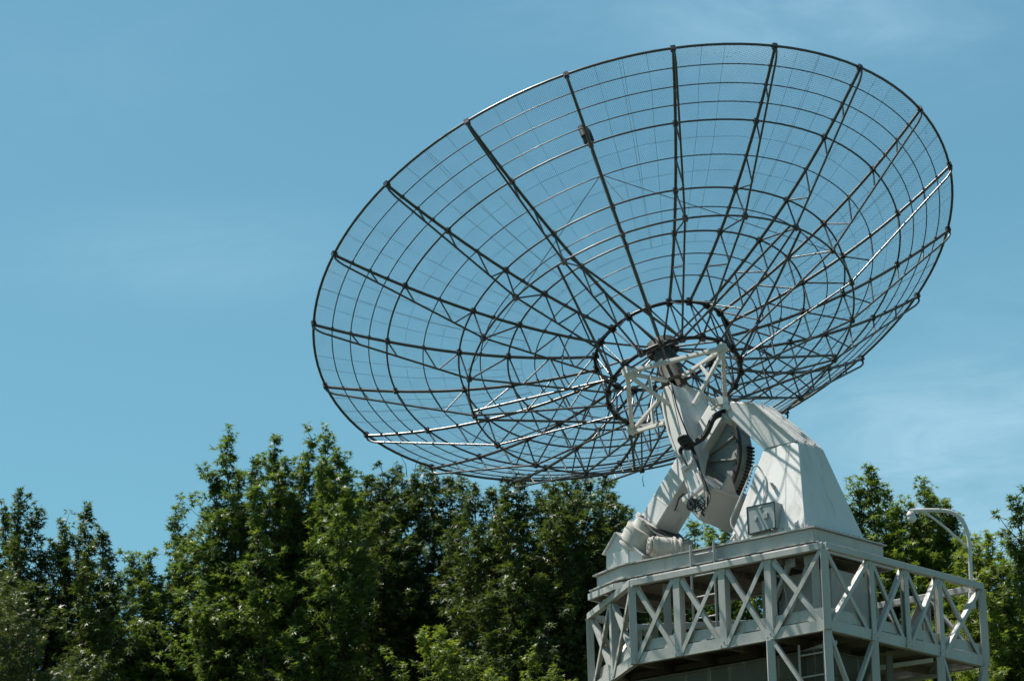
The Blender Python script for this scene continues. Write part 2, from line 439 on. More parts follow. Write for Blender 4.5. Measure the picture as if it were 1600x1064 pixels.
fan = [GP(q, rho - .062, .03) for q in phis[::3]] + [GP(R_(150), .38, .03), GP(R_(200), .38, .03), GP(R_(270), .4, .03)]
mb.prism(fan, dW * .03)
web = mb.build('sector_web', WEBG, gear)
mb = MB()
for ph_ in (-22, 6, 34, 62):
    mb.bar(GP(R_(ph_), .18, .0), GP(R_(ph_), rho - .07, .0), .02, .055, up=dW)
for ph_ in range(-30, 85, 14):
    lathe(mb, GP(R_(ph_), rho - .12, .03), -dW, [(0, .014), (.02, .014), (.02, .001)], 8)
mb.build('web_stiffener', WEBG, web)

# cables on the dish
def spline(ctrl, n=8):
    c = [ctrl[0]] + list(ctrl) + [ctrl[-1]]; out = []
    for i in range(1, len(c) - 2):
        for j in range(n):
            t = j / n; a, b, d, e = c[i - 1], c[i], c[i + 1], c[i + 2]
            out.append(((b * 2) + (d - a) * t + (a * 2 - b * 5 + d * 4 - e) * t * t + (b * 3 - a - d * 3 + e) * t ** 3) * .5)
    out.append(c[-1]); return out
def DC(y): return CD - max(0, (y - 690)) / 82 * .6
CD = (MC @ (C0 - EYE)).z               # depth of the declination axis
cb = MB()
for j in range(7):
    o = Vector((random.uniform(-.03, .03), random.uniform(-.05, .05), random.uniform(-.03, .03)))
    pts = [(1137 - j * .5, 640 + j * 1.6), (1127, 641 + j * 1.2), (1118, 646 + j), (1112, 656), (1107, 668), (1100, 680), (1089, 689), (1078, 692 + j * .5), (1070, 690 + (j % 3) * 3)]
    cb.tube(spline([at(x, y, CD - .75 + .3 * max(0, (x - 1110) / 30)) + o for x, y in pts], 6), .022, 7)
for j in range(3):
    c = at(1069 + j * 3, 687 + j * 4, CD - .82)
    cb.tube([c + MI @ Vector((math.cos(t) * .075, math.sin(t) * .055 , math.sin(t) * .05)) for t in np.linspace(0, 2 * PI, 18)[:-1]], .026, 7, True)
cb.build('cable_bundle', RUBBER, dish)
cb = MB()
for j in range(9):
    o = [random.uniform(-2.5, 2.5) for _ in range(6)]
    cb.tube(spline([at(x + q, y, DC(y) - .72 + random.uniform(-.05, .05)) for (x, y), q in zip([(1079, 694), (1086, 712), (1095, 738), (1103, 762), (1107 + o[0], 778), (1100 + o[1] * 2, 793)], o)], 6), .009, 5)
for j in range(6):
    o = [random.uniform(-3, 3) for _ in range(4)]
    cb.tube(spline([at(x + q, y + q, DC(y) - .8) for (x, y), q in zip([(1066, 700), (1063, 708), (1068, 716), (1073, 726)], o)], 5), .010, 5)
for j in range(9):
    x0, y0 = 1090 + random.uniform(-4, 6), 778 + random.uniform(-4, 8)
    cb.tube(spline([at(x0 + random.uniform(-6, 7), y0 + q * 7 + random.uniform(-3, 3), DC(790) - .8) for q in range(4)], 5), .009, 5)
cb.build('loose_cable', RUBBER, dish)
MB().tube(spline([at(1045, 545, CD + .8), ax(.1) - dW * .24, at(1048, 600, CD - .45), at(1058, 636, CD - .55), at(1070, 668, CD - .62), at(1081, 692, CD - .7)], 8), .010, 6).build('thin_cable', RUBBER, dish)
# sprocket and rod at the lower end
mb = MB(); sc0 = at(1079, 787, DC(787) - .62)
lathe(mb, sc0, dW, [(0, .02), (0, .07), (.05, .07), (.05, .02)], 18)
for j in range(14):
    t = 2 * PI * j / 14; r_ = eW * math.cos(t) + nW * math.sin(t)
    mb.box(sc0 + r_ * .08 + dW * .025, r_ * .014, dW * .022, r_.cross(dW) * .009)
mb.build('sprocket', GREASE, dish)

# ------------------------------------------------------------------ platform frame
S = 1.205
AL = .682140620
dl = Vector((-math.cos(AL), math.sin(AL), 0)); dr = Vector((math.sin(AL), math.cos(AL), 0)); UP = Vector((0, 0, 1)); nf = -dr
KX = Vector((3.45690108, 43.6428988, 9.71568159)) * S + EYE
def Q(l, r, z): return Vector((KX.x, KX.y, 0)) + dl * l + dr * r + UP * (EYE.z + z)    # z is height above the eye
ZT = KX.z - EYE.z                       # rail top
H = S
pdir = (-dl * math.cos(R_(52)) + UP * math.sin(R_(52))).normalized()   # polar axis

# ------------------------------------------------------------------ polar mount
ZD = 12.09
mount = thing('telescope_mount', tuple(Q(2.2, 1.33, ZD)), 'pale grey steel pedestal with a bent arm holding the dish mount on the deck', 'antenna mount')
def zb(x, y): return onz(x, y, EYE.z + ZD + .02)
b0 = zb(1138, 848); b1 = zb(1259, 823.5); b2 = zb(1353, 846.5)
b3 = b0 + (b2 - b1)
# shoulder: front edge leans back, so intersect its sight lines with a vertical plane .42 m further in
rsh = (b1 - Q(0, 0, 0)).dot(dr) + .40
Psh = Q(0, rsh, 0)
s0 = on(1193, 702, Psh, dr); s1 = on(1246.5, 690, Psh, dr)
s2 = s1 + dr * .62 + UP * .0; s3 = s0 + dr * .62
mb = MB()
mb.add([b0, b1, b2, b3, s0, s1, s2, s3], [(3, 2, 1, 0), (0, 1, 5, 4), (1, 2, 6, 5), (2, 3, 7, 6), (3, 0, 4, 7), (4, 5, 6, 7)])
ped = mb.build('pedestal_leg', WHITE, mount, .012)
# bent arm
front = [(1193, 701), (1246, 689.5), (1212, 658), (1176, 630), (1163, 628.5), (1143, 627), (1137, 634), (1137, 650), (1150, 662), (1172, 683)]
fp = [on(x, y, Psh + dr * o_, dr) for (x, y), o_ in zip(front, (-.03, .02, .02, .02, .02, .015, .01, -.02, -.025, -.03))]
wd = [.62, .62, .60, .56, .5, .42, .40, .40, .46, .56]
arm = MB().prism([p_ + dr * .004 for p_ in fp], [tuple(dr * q + UP * .0) for q in wd]).build('bent_arm', WHITE, mount, .012)
mb = MB()
for off_ in (.20, .42):
    a = on(1176, 630, Psh, dr) + dr * off_; b = on(1246, 689.5, Psh, dr) + dr * off_
    mb.bar(a + UP * .02, b + UP * .02 , .035, .05)
a, b, c = on(1163, 628.5, Psh, dr), on(1176, 630, Psh, dr), on(1246, 689.5, Psh, dr)
mb.bar(a + UP * .012, b + UP * .012, .05, .012); mb.bar(b + UP * .012, c + UP * .012, .05, .012)
mb.build('arm_seam', WHITE, arm)
# upper bearing at the tip
tip = on(1136, 642, Psh, dr) + dr * .16
mb = MB(); lathe(mb, tip - pdir * .16, pdir, [(0, .001), (0, .13), (.05, .13), (.05, .17), (.1, .17), (.1, .12), (.3, .12), (.3, .001)], 20)
mb.build('upper_bearing', PALE, mount)
mb = MB(); c = on(1128, 627, Psh, dr); mb.box(c, dl * .07, UP * .06, dr * .06); mb.bar(c, on(1140, 640, Psh, dr), .06); mb.bar(c + dl * .02, on(1112, 640, Psh, dr) , .035)
mb.box(on(1120, 624, Psh, dr), dl * .03, UP * .025, dr * .04)
mb.build('bearing_bracket', WHITE, mount, .006)
# long box girder along the polar axis
gW = pdir.cross(dW).normalized(); dP = gW.cross(pdir).normalized()
PG = at(1075, 745, CD - .15)           # lit/shaded edge of the girder
def pg(x, y, N, off=0): return on(x, y, PG + N * off, N)
e0, e1 = pg(1024, 823, gW), pg(1131, 648, gW)
lenv = e1 - e0; pax = lenv.normalized()
lit_l = on(1007, 797, e0, dW) - e0     # across the lit face
lit_l = lit_l - pax * lit_l.dot(pax)
wid = (dW - pax * dW.dot(pax)).normalized() * .46
mb = MB().prism([e0, e0 + lit_l, e0 + lit_l + wid, e0 + wid], lenv)
gird = mb.build('polar_girder', WHITE, mount, .01)
mb = MB()
qv = lit_l.normalized(); 
fc_ = e0 + lit_l * .5 + wid * .5
mb.box(fc_ - pax * .02, lit_l * .5 + qv * .06, wid * .5 + wid.normalized() * .05, pax * .018)
mb.box(e0 + lit_l + wid * .5 - pax * .02, qv * .05, wid * .62, pax * .04)
mb.box(fc_ + qv * .0 + pax * .35 , lit_l * .5 + qv * .006, wid * .5 + wid.normalized() * .006, pax * .008)
mb.build('end_flange', WHITE, gird, .004)
mb = MB().tube(spline([on(x, y, e0 - gW * 0 + lit_l * 0, gW) - lit_l.normalized() * .02 for x, y in [(1068, 770), (1060, 778), (1056, 790), (1053, 797)]], 6), .009, 5)
mb.build('stray_cable', RUBBER, gird)
# drive housing the gear runs into
h0, h1, h2, h3 = (1112, 762), (1157, 778), (1164, 834), (1091, 812)
N_ = (gW * .75 + nW * .3).normalized()
HP = at(1125, 790, CD - .84)
bx = [on(*q, HP, N_) for q in (h0, h1, (1166, 812), (1160, 836), (1140, 833), h3)]
back = -N_ if N_.dot(ray(1100, 780)) < 0 else N_
house = MB().prism(bx, back * .42).build('drive_housing', PALE, mount, .015)
mb = MB(); a, b = on(*h0, HP, N_), on(*h1, HP, N_)
mb.bar(a - back * .01, b - back * .01, .05, .03, up=back)
mb.prism([on(x, y, HP - back * .002, N_) for x, y in [(1142, 742), (1153, 778), (1146, 776), (1126, 768)]], back * .05)
mb.build('housing_flange', PALE, house, .004)
MB().bar(on(1096, 813, HP - back * .1, N_), on(1104, 806, HP - back * .1, N_), .06, .05).build('bolt', PALE, house, .004)
# bracing between housing and pedestal
mb = MB().prism([on(x, y, HP + back * .3, N_) for x, y in [(1150, 775), (1200, 790), (1200, 850), (1150, 834)]], back * .2); mb.build('cross_beam', PALE, mount, .01)

# hour-angle bearing drum below the girder, its wrapped motor
D0 = (MC @ (e0 - EYE)).z
dc = at(1028, 838, D0 + .2)
mb = MB(); lathe(mb, dc + pdir * .14, -pdir, [(0, .001), (0, .36), (.035, .37), (.04, .30), (.07, .30), (.075, .001)], 30)
brg = mb.build('bearing_disc', GREASE, mount)
mb = MB()
base = at(1003, 838, D0 + .15)
prof = [(0, .001), (0, .24), (.015, .275), (.06, .275), (.062, .25), (.08, .25), (.082, .28)] + [(.11, .285), (.16, .275), (.20, .288), (.26, .274), (.30, .28)] + [(.33, .28), (.34, .22), (.40, .20), (.46, .20), (.46, .001)]
lathe(mb, base - (pdir * .7 + dl * -.0) .normalized() * .22, pdir, prof, 28)
mb.build('drive_drum', WRAP, brg)
mb = MB()
mc = at(1012, 852, D0 - .25); axm = (dW * .75 - dl * .45 - UP * .03).normalized()
lathe(mb, mc, axm, [(0, .001), (0, .112), (.008, .122), (.03, .122), (.031, .105), (.045, .105), (.046, .135), (.07, .15), (.36, .155), (.361, .18), (.385, .18), (.386, .15), (.44, .15), (.441, .18), (.47, .18), (.471, .12), (.62, .11), (.62, .001)], 24)
mot = mb.build('drive_motor', WRAP, mount)
mb = MB(); uu = axm.orthogonal().normalized(); vv = axm.cross(uu)
for j in range(8): lathe(mb, mc + (uu * math.cos(j * PI / 4) + vv * math.sin(j * PI / 4)) * .095 - axm * .012, axm, [(0, .001), (0, .010), (.014, .010)], 6)
lathe(mb, mc - axm * .01, axm, [(0, .001), (0, .045), (.012, .05)], 14)
mb.build('end_cap_bolt', BAND, mot)
mb = MB()
for j in range(2):
    t_ = .12 + j * .2; mb.tube([mc + axm * t_ + (uu * math.cos(q_) + vv * math.sin(q_)) * .158 for q_ in np.linspace(0, 2 * PI, 25)[:-1]], .006, 5, True)
mb.build('motor_strap', WRAP, mot)
mb = MB()
mb.tube(spline([at(x, y, D0 - .2) for x, y in [(1004, 813), (1013, 822), (1024, 832), (1040, 839), (1053, 842), (1056, 850), (1050, 866)]], 6), .014, 6)
mb.build('conduit', PALE, mot)
MB().prism([at(x, y, D0 - .05) for x, y in [(1040, 852), (1062, 846), (1074, 868), (1030, 878)]], Vector((0, .5, .1))).build('motor_cradle', BOXG, mot, .02)
mb = MB(); 
for j in range(26):
    c = at(1071 + random.gauss(0, 5), 852 + random.gauss(0, 4), D0 + random.uniform(-.1, .1)); v = Vector((random.gauss(0, 1), random.gauss(0, 1), random.gauss(0, 1))).normalized()
    mb.prism([c, c + v * .07, c + v * .06 + v.orthogonal() * .06, c + v.orthogonal() * .05], v.cross(v.orthogonal()) * .012)
mb.build('torn_wrapping', WRAP, mot)

# conduit and bracket on the pedestal front
nrm = (b1 - b0).cross(s0 - b0).normalized()
if nrm.dot(dr) > 0: nrm = -nrm
def pf(x, y, o=0): return on(x, y, b0 + nrm * o, nrm)
mb = MB().tube(spline([pf(1196, 750, .02), pf(1190, 736, .05), pf(1182, 727, .10), pf(1175, 733, .12), pf(1166, 755, .12), pf(1152, 788, .12), pf(1143, 808, .12), pf(1143, 820, .1), pf(1150, 832, .06), pf(1155, 843, .03)], 6), .013, 7)
mb.tube([pf(1196, 750, .02), pf(1197, 765, .02), pf(1190, 790, .02)], .012, 6)
mb.build('conduit', WHITE, ped)
mb = MB(); 
mb.bar(pf(1204, 754, .05), pf(1209, 763, .05), .03, .02); mb.bar(pf(1206, 756, 0), pf(1206, 756, .07), .03)
mb.bar(pf(1210, 759, 0), pf(1210, 759, .06), .02)
mb.build('cable_bracket', PALE, ped)
mb = MB()
for x in (1150, 1212, 1247):
    y = 845.5 - (x - 1138) * .2
    a, b = pf(x - 4, y + 1, .0), pf(x + 3, y - 1, .0); t = pf(x, y - 13, 0)
    mb.prism([a, b, t], nrm * .01); mb.prism([pf(x, y, 0), pf(x, y, 0) + nrm * .09, t], dl * .012)
mb.build('base_gusset', WHITE, ped)
mb = MB()
for u in np.linspace(.04, .96, 12):
    for A_, B_, N0 in ((b0, b1, nrm), (b1, b2, (b2 - b1).cross(s2 - b1).normalized())):
        if N0.dot(-dl) < 0 and N0.dot(nf) < .2: N0 = -N0
        c = A_.lerp(B_, float(u)) + UP * .045; lathe(MB(), c - N0 * .004, N0, [(0, .013), (.02, .013), (.02, .001)], 6).build('bolt', PALE, ped)
mb = MB()
mb.bar(b0.lerp(b1, .74) + nrm * .001, s0.lerp(s1, .66) + nrm * .001, .012, .006)
mb.build('strut_shadow_strip', WHITE, ped)  # thin strip shaped in for a strut's shadow line, no real weld
mb = MB(); mb.bar(b1 + dr * .02 + UP * .02, b2 - dr * .02 + UP * .02, .03, .04)
mb.build('base_strip', WHITE, ped)
# junction box
jb = [(1167, 793), (1210, 783.5), (1212, 824), (1169.5, 835)]
JP = pf(1190, 831, .07)
cov = [on(x, y, JP, dr) for x, y in jb]
jbo = MB().prism(cov, dr * .26)
jo = jbo.build('junction_box', BOXG, ped, .006)
mb = MB()
def jp(u, v, o): 
    return (cov[0] * (1 - u) + cov[1] * u) * (1 - v) + (cov[3] * (1 - u) + cov[2] * u) * v - dr * o
fr_ = [jp(0, 0, .004), jp(1, 0, .004), jp(1, 1, .004), jp(0, 1, .004)]
for i in range(4): mb.bar(fr_[i], fr_[(i + 1) % 4], .012, .012)
mb.build('box_lid_edge', DARK, jo)
mb = MB()
for u, v, a, b in ((.32, .50, .05, .07), (.68, .47, .08, .11), (.5, .12, .05, .03)):
    mb.prism([jp(u - a, v - b, 0), jp(u + a, v - b, 0), jp(u + a, v + b, 0), jp(u - a, v + b, 0)], -dr * .03)
mb.build('box_plate', BOXG, jo, .004)

# ------------------------------------------------------------------ tower
tower = thing('lattice_tower', tuple(Q(2.6, 2.0, -EYE.z)), 'grey painted lattice tower with an X-braced railing platform under the dish', 'tower')
# lower platform outline
cl = 3.318; cang = .6405; ce = 2.318
PL = [(0, 0), (cl, 0), (cl + ce * math.cos(cang), ce * math.sin(cang)), (cl + ce * math.cos(cang), 3.93 - ce * math.sin(cang)), (cl, 3.93), (0, 3.93)]
sides = [
    (PL[0], PL[1], [0, .953, 1.742, 2.530, 3.318]),
    (PL[1], PL[2], [0, ce / 2, ce]),
    (PL[2], PL[3], [0, 1.16]),
    (PL[3], PL[4], [0, ce / 2, ce]),
    (PL[4], PL[5], [0, .788, 1.576, 2.365, 3.318]),
    (PL[5], PL[0], [0, 1.114, 1.964, 2.814, 3.93]),
]
zt, zbm = ZT, ZT - H
for (a, b, st) in sides:
    A = Vector((a[0], a[1])); B = Vector((b[0], b[1])); L_ = (B - A).length; d2 = (B - A) / L_
    def q(s, z, o=0):
        n2 = Vector((d2.y, -d2.x)); cen = Vector((2.5, 1.96))
        if (A + d2 * s - cen).dot(n2) < 0: n2 = -n2
        v = A + d2 * s + n2 * o; return Q(v.x, v.y, z)
    outn = (q(0, 0, 1) - q(0, 0, 0)).normalized()
    mb = MB(); mb.bar(q(-.0, zt - .045), q(L_, zt - .045), .09, .09)
    mb.bar(q(0, zt - .003, .03), q(L_, zt - .003, .03), .012, .03)
    mb.build('top_rail', PALE, tower, .008)
    mb = MB(); mb.bar(q(0, zbm + .075, -.01), q(L_, zbm + .075, -.01), .015, .15); mb.bar(q(0, zbm + .15, -.03), q(L_, zbm + .15, -.03), .05, .012); mb.bar(q(0, zbm + .004, -.03), q(L_, zbm + .004, -.03), .07, .010)
    mb.bar(q(0, zbm + .255, -.05), q(L_, zbm + .255, -.05), .01, .15)
    for s_ in np.arange(.2, L_ - .2, .62): mb.bar(q(s_, zbm + .165, -.04), q(s_ + .12, zbm + .165, -.04), .03, .034)
    mb.build('edge_beam', PALE, tower)
    for i, s_ in enumerate(st[:-1] if b != PL[0] else st[:-1]):
        mb = MB()
        if i == 0:
            mb.bar(q(s_, zt - .09), q(s_, zbm + .0), .105, .105)
        else:
            mb.angle(q(s_, zt - .09), q(s_, zbm + .0), .11, outn, .014); mb.bar(q(s_, zt - .09, -.09), q(s_, zbm + .15, -.09), .05, .02)
        mb.prism([q(s_ - .08, zbm + .005, .008), q(s_ + .08, zbm + .005, .008), q(s_ + .05, zbm + .13, .008), q(s_ - .05, zbm + .13, .008)], outn * .008)
        mb.prism([q(s_ - .09, zt - .085, .01), q(s_ + .09, zt - .085, .01), q(s_ + .05, zt - .17, .01), q(s_ - .05, zt - .17, .01)], outn * .007)
        for du_, zz_ in ((-.06, zt - .105), (.06, zt - .105), (0, zt - .14), (-.05, zbm + .04), (.05, zbm + .04), (0, zbm + .09)):
            lathe(mb, q(s_ + du_, zz_, .014), outn, [(0, .011), (.012, .011), (.012, .001)], 6)
        mb.build('railing_post', PALE, tower)
    for s_, e_ in zip(st[:-1], st[1:]):
        mb = MB()
        mb.angle(q(s_ + .05, zt - .09, .002), q(e_ - .04, zbm + .03, .002), .062, outn, .012)
        mb.angle(q(e_ - .05, zt - .09, -.014), q(s_ + .04, zbm + .03, -.014), .062, outn, .012)
        mb.build('cross_brace', PALE, tower)
# floor and its joists
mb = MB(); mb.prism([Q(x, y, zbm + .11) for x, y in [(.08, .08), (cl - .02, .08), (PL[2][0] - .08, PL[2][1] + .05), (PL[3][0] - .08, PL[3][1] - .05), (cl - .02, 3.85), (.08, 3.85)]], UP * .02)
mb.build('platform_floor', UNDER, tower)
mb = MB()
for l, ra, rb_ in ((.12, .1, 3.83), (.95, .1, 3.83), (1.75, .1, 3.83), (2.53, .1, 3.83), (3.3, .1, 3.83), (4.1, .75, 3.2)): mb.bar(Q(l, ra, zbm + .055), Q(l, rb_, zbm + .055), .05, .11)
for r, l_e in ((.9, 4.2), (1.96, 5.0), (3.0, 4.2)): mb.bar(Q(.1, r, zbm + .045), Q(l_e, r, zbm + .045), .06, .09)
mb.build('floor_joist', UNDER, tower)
# deck above
DK = [(.5, .5), (3.85, .5), (4.55, .80), (4.55, 1.9), (3.85, 2.18), (.5, 2.18)]
mb = MB()
def off(poly, o):
    c = Vector((2.5, 1.34)); return [(x + (o if x > c.x else -o), y + (o if y > c.y else -o)) for x, y in poly]
mb.prism([Q(x, y, ZD - .012) for x, y in off(DK, .05)], UP * .02)
mb.build('deck_plate', PALE, tower)
mb = MB()
for i in range(6):
    a, b = DK[i], DK[(i + 1) % 6]; mb.bar(Q(a[0], a[1], ZD - .115), Q(b[0], b[1], ZD - .115), .02, .19)
mb.build('deck_beam', PALE, tower)
mb = MB()
D2 = off(DK, .06); D3 = off(DK, .09)
for i in range(6):
    a, b = D2[i], D2[(i + 1) % 6]
    mb.bar(Q(a[0], a[1], ZD - .225), Q(b[0], b[1], ZD - .225), .10, .016)
    mb.bar(Q(*D3[i], ZD - .315), Q(*D3[(i + 1) % 6], ZD - .315), .05, .09)
    A = Vector(a); B = Vector(b); n_b = int((B - A).length / .32)
    for j in range(n_b):
        p_ = A.lerp(B, (j + .5) / n_b); mb.bar(Q(p_.x, p_.y, ZD - .245), Q(p_.x, p_.y, ZD - .20), .035)
mb.build('deck_lower_flange', PALE, tower)
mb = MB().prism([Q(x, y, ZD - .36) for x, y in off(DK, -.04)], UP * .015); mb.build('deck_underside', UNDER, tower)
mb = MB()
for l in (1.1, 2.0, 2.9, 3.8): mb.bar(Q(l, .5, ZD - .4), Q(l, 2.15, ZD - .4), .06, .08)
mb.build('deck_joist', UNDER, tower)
# supports between platform and deck
for (l, r) in ((.62, .66), (4.35, .9), (.62, 2.05), (4.35, 1.85), (3.2, .66), (3.2, 2.05)):
    MB().bar(Q(l, r, ZD - .36), Q(l, r, zbm + .12), .11, .11).build('deck_post', PALE, tower, .006)
for l1, l2, r in ((.66, 1.15, .62), (1.0, 1.6, .62)):
    mb = MB().bar(Q(l1, r, ZD - .40), Q(l2, r, zbm + .2), .07, .05); mb.box(Q(l1, r - .02, ZD - .42), dl * .09, dr * .012, UP * .06); mb.build('knee_brace', PALE, tower)
# housing between the floors
mb = MB().prism([Q(x, y, zbm + .12) for x, y in [(.35 + .2, .95), (1.75, .95), (1.75, 2.0), (.55, 2.0)]], UP * (ZD - .62 - zbm)); cab = mb.build('cable_cabinet', PALE, tower, .01)
mb = MB().tube(spline([Q(1.28, .90, zbm + .3), Q(1.28, .88, ZD - .8), Q(1.30, .80, ZD - .55), Q(1.42, .78, ZD - .5), Q(1.5, .9, ZD - .45)], 6), .02, 7); mb.build('pipe', PALE, cab)
mb = MB()
for j in range(5): mb.tube(spline([Q(1.36 + j * .015, .91, ZD - .45), Q(1.38 + j * .02, .88, ZD - .8), Q(1.42 + j * .02, .87, zbm + .7), Q(1.48 + random.uniform(-.05, .05), .9, zbm + .35)], 6), .013, 5)
mb.build('hanging_cable', RUBBER, cab)
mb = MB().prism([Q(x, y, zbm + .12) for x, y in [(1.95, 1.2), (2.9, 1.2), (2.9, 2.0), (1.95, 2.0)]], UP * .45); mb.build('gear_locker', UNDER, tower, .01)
# box-shaped body of the tower below the platform
mb = MB(); zt_ = zbm - .13
bo = [(.42, .42), (3.9, .42), (4.3, .8), (4.3, 1.75), (.42, 1.75)]
mb.prism([Q(x, y, -EYE.z) for x, y in bo], UP * (EYE.z + zt_)); mb.build('machine_housing', OLIVE, tower, .02)
mb = MB()
for z_ in (zt_ - .02, zt_ - .34, zt_ - .72, zt_ - 1.3):
    for i in range(5):
        a, b = bo[i], bo[(i + 1) % 5]; mb.bar(Q(*a, z_), Q(*b, z_), .035, .025)
mb.build('housing_seam', OLIVE, tower)
MB().bar(Q(.3, 1.9, zbm), Q(.3, 1.9, zbm - 3), .09).build('inner_post', UNDER, tower)
# legs and lower bracing
legs = [(.953, .0), (0, 0), (0, 1.114), (0, 2.814), (0, 3.93), (PL[2][0], PL[2][1]), (PL[3][0], PL[3][1]), (cl, 3.93)]
for l, r in legs:
    l2 = l + (.03 if l < 2 else -.03); r2 = r + (.03 if r < 2 else -.03)
    MB().bar(Q(l2, r2, zbm), Q(l2, r2, -EYE.z), .115, .115).build('tower_leg', PALE, tower, .006)
def lb(a, b, wd_=.06):
    MB().bar(Q(*a), Q(*b), wd_, wd_ * .8).build('leg_brace', PALE, tower)
for lv in range(0, 5):
    z1 = zbm - .03 - lv * 2.4; z2 = z1 - 1.2; z3 = z1 - 2.4
    if z3 < -EYE.z: break
    lb((.92, .03, z1), (.03, .03, z2 - .1)); lb((.03, .03, z2 - .1), (.92, .03, z3))
    lb((.03, .06, z1), (.03, .56, z2 + .35)); lb((.03, 1.10, z1), (.03, .56, z2 + .35)); lb((.03, .56, z2 + .35), (.03, 1.1, z3)); lb((.03, .56, z2 + .35), (.03, .05, z3))
    lb((.03, 2.85, z1), (.03, 3.36, z2)); lb((.03, 3.88, z1), (.03, 3.36, z2)); lb((.03, 3.36, z2), (.03, 2.85, z3)); lb((.03, 3.36, z2), (.03, 3.88, z3))
    lb((.03, .03, z3), (.92, .03, z3)); lb((.03, .03, z3), (.03, 3.9, z3))
for a, b in (((.1, .3, zbm - .12), (2.2, 1.2, zbm - .1)), ((.1, 2.7, zbm - .05), (1.3, 1.6, zbm - .25)), ((.5, 3.6, zbm - .08), (2.5, 2.8, zbm - .22)), ((.05, 1.2, zbm - .3), (1.0, 1.9, zbm - .9)), ((.3, 1.6, zbm - .25), (.3, 1.6, zbm - 2.2))):
    lb(a, b, .07)
# ladders
def ladder(name, p0, p1, side, w, rungs, label):
    t = thing(name, tuple(p0), label, 'ladder')
    for s_ in (0, 1): MB().bar(p0 + side * (w * s_), p1 + side * (w * s_), .075, .03, up=(0, 0, 1)).build('rail', PALE, t, .004)
    for j in range(rungs):
        c = p0.lerp(p1, (j + .5) / rungs); MB().tube([c, c + side * w], .013, 7).build('rung', PALE, t)
    return t
rl = .40
p1079 = on(1115, 850, Q(0, rl, 0), dr); l0 = (p1079 - Q(0, rl, 0)).dot(dl)
p1116 = on(1079, 858, Q(0, rl, 0), dr); l1 = (p1116 - Q(0, rl, 0)).dot(dl)
ladder('ladder', Q(l0, rl, zbm + .13), Q(l0, rl, ZD + .06), dl, l1 - l0, 5, 'short grey ladder rising from the railed platform to the upper deck')
ladder('ladder', Q(.32, .35, -EYE.z), Q(.32, .35, zbm - .06), dl, .42, 40, 'long grey ladder inside the tower legs below the platform corner')

# cabinet shaped like a small house on the deck
hz = ZD + .01
gp0 = Q(0, .86, 0)
g = [(947, 892), (947, 863), (964, 833), (1003, 866), (1003, 880)]
gpts = [on(x, y, gp0, dr) for x, y in g]
zlow = EYE.z + hz
gpts[0].z = zlow; gpts[4].z = zlow
hut = thing('equipment_cabinet', tuple((gpts[0] + gpts[4]) / 2 + dr * .35), 'white gable roofed metal cabinet at the left end of the upper deck', 'cabinet')
MB().prism(gpts, dr * .65).build('cabinet_body', WHITE, hut, .006)
mb = MB()
r0, r1, r2 = gpts[1], gpts[2], gpts[3]
for a, b in ((r0, r1), (r1, r2)):
    dv = (b - a).normalized(); a2 = a - dv * (.0 if a is r1 else .05); b2 = b + dv * (.05 if b is r2 else .0)
    up_ = dv.cross(dr).normalized(); up_ = up_ if up_.z > 0 else -up_
    mb.prism([a2 - dr * .04 + up_ * .004, b2 - dr * .04 + up_ * .004, b2 + dr * .70 + up_ * .004, a2 + dr * .70 + up_ * .004], up_ * .018)
mb.build('roof', WHITE, hut)
mb = MB().prism([on(x, y, gp0 - dr * .002, dr) for x, y in [(958, 864), (982, 858), (983, 882), (960, 886)]], -dr * .012); mb.build('panel', WHITE, hut, .003)

# lamp on a curved pole
lp0 = Q(.10, 3.80, 0)
def lq(x, y): return on(x, y, lp0, Vector((0, 1, 0)))
lamp = thing('platform_lamp', tuple(lq(1519, 950)), 'white curved pole lamp standing above the right end of the railing', 'lamp')
pole = MB().tube(spline([lq(1519, 948), lq(1518, 920), lq(1516.5, 890), lq(1515, 855), lq(1511, 830), lq(1502, 811), lq(1489, 801), lq(1472, 797.5), lq(1445, 797), lq(1421, 798)], 5), .031, 10)
pole.build('pole', WHITE, lamp)
MB().tube([lq(1444, 799), lq(1470, 818), lq(1493, 838), lq(1513, 856)], .018, 8).build('brace', WHITE, lamp)
mb = MB(); lathe(mb, lq(1423, 799), -UP, [(0, .001), (0, .04), (.03, .06), (.06, .065), (.06, .001)], 16); mb.build('lamp_cap', WHITE, lamp)
mb = MB(); lathe(mb, lq(1424.5, 803), -UP, [(0, .04), (.02, .055), (.05, .066), (.09, .062), (.12, .038), (.13, .001)], 18); mb.build('globe', GLASS, lamp)
mb = MB().box(lq(1519, 938), Vector((.045, 0, 0)), Vector((0, .05, 0)), Vector((0, 0, .12))); mb.build('bracket', WHITE, lamp, .006)

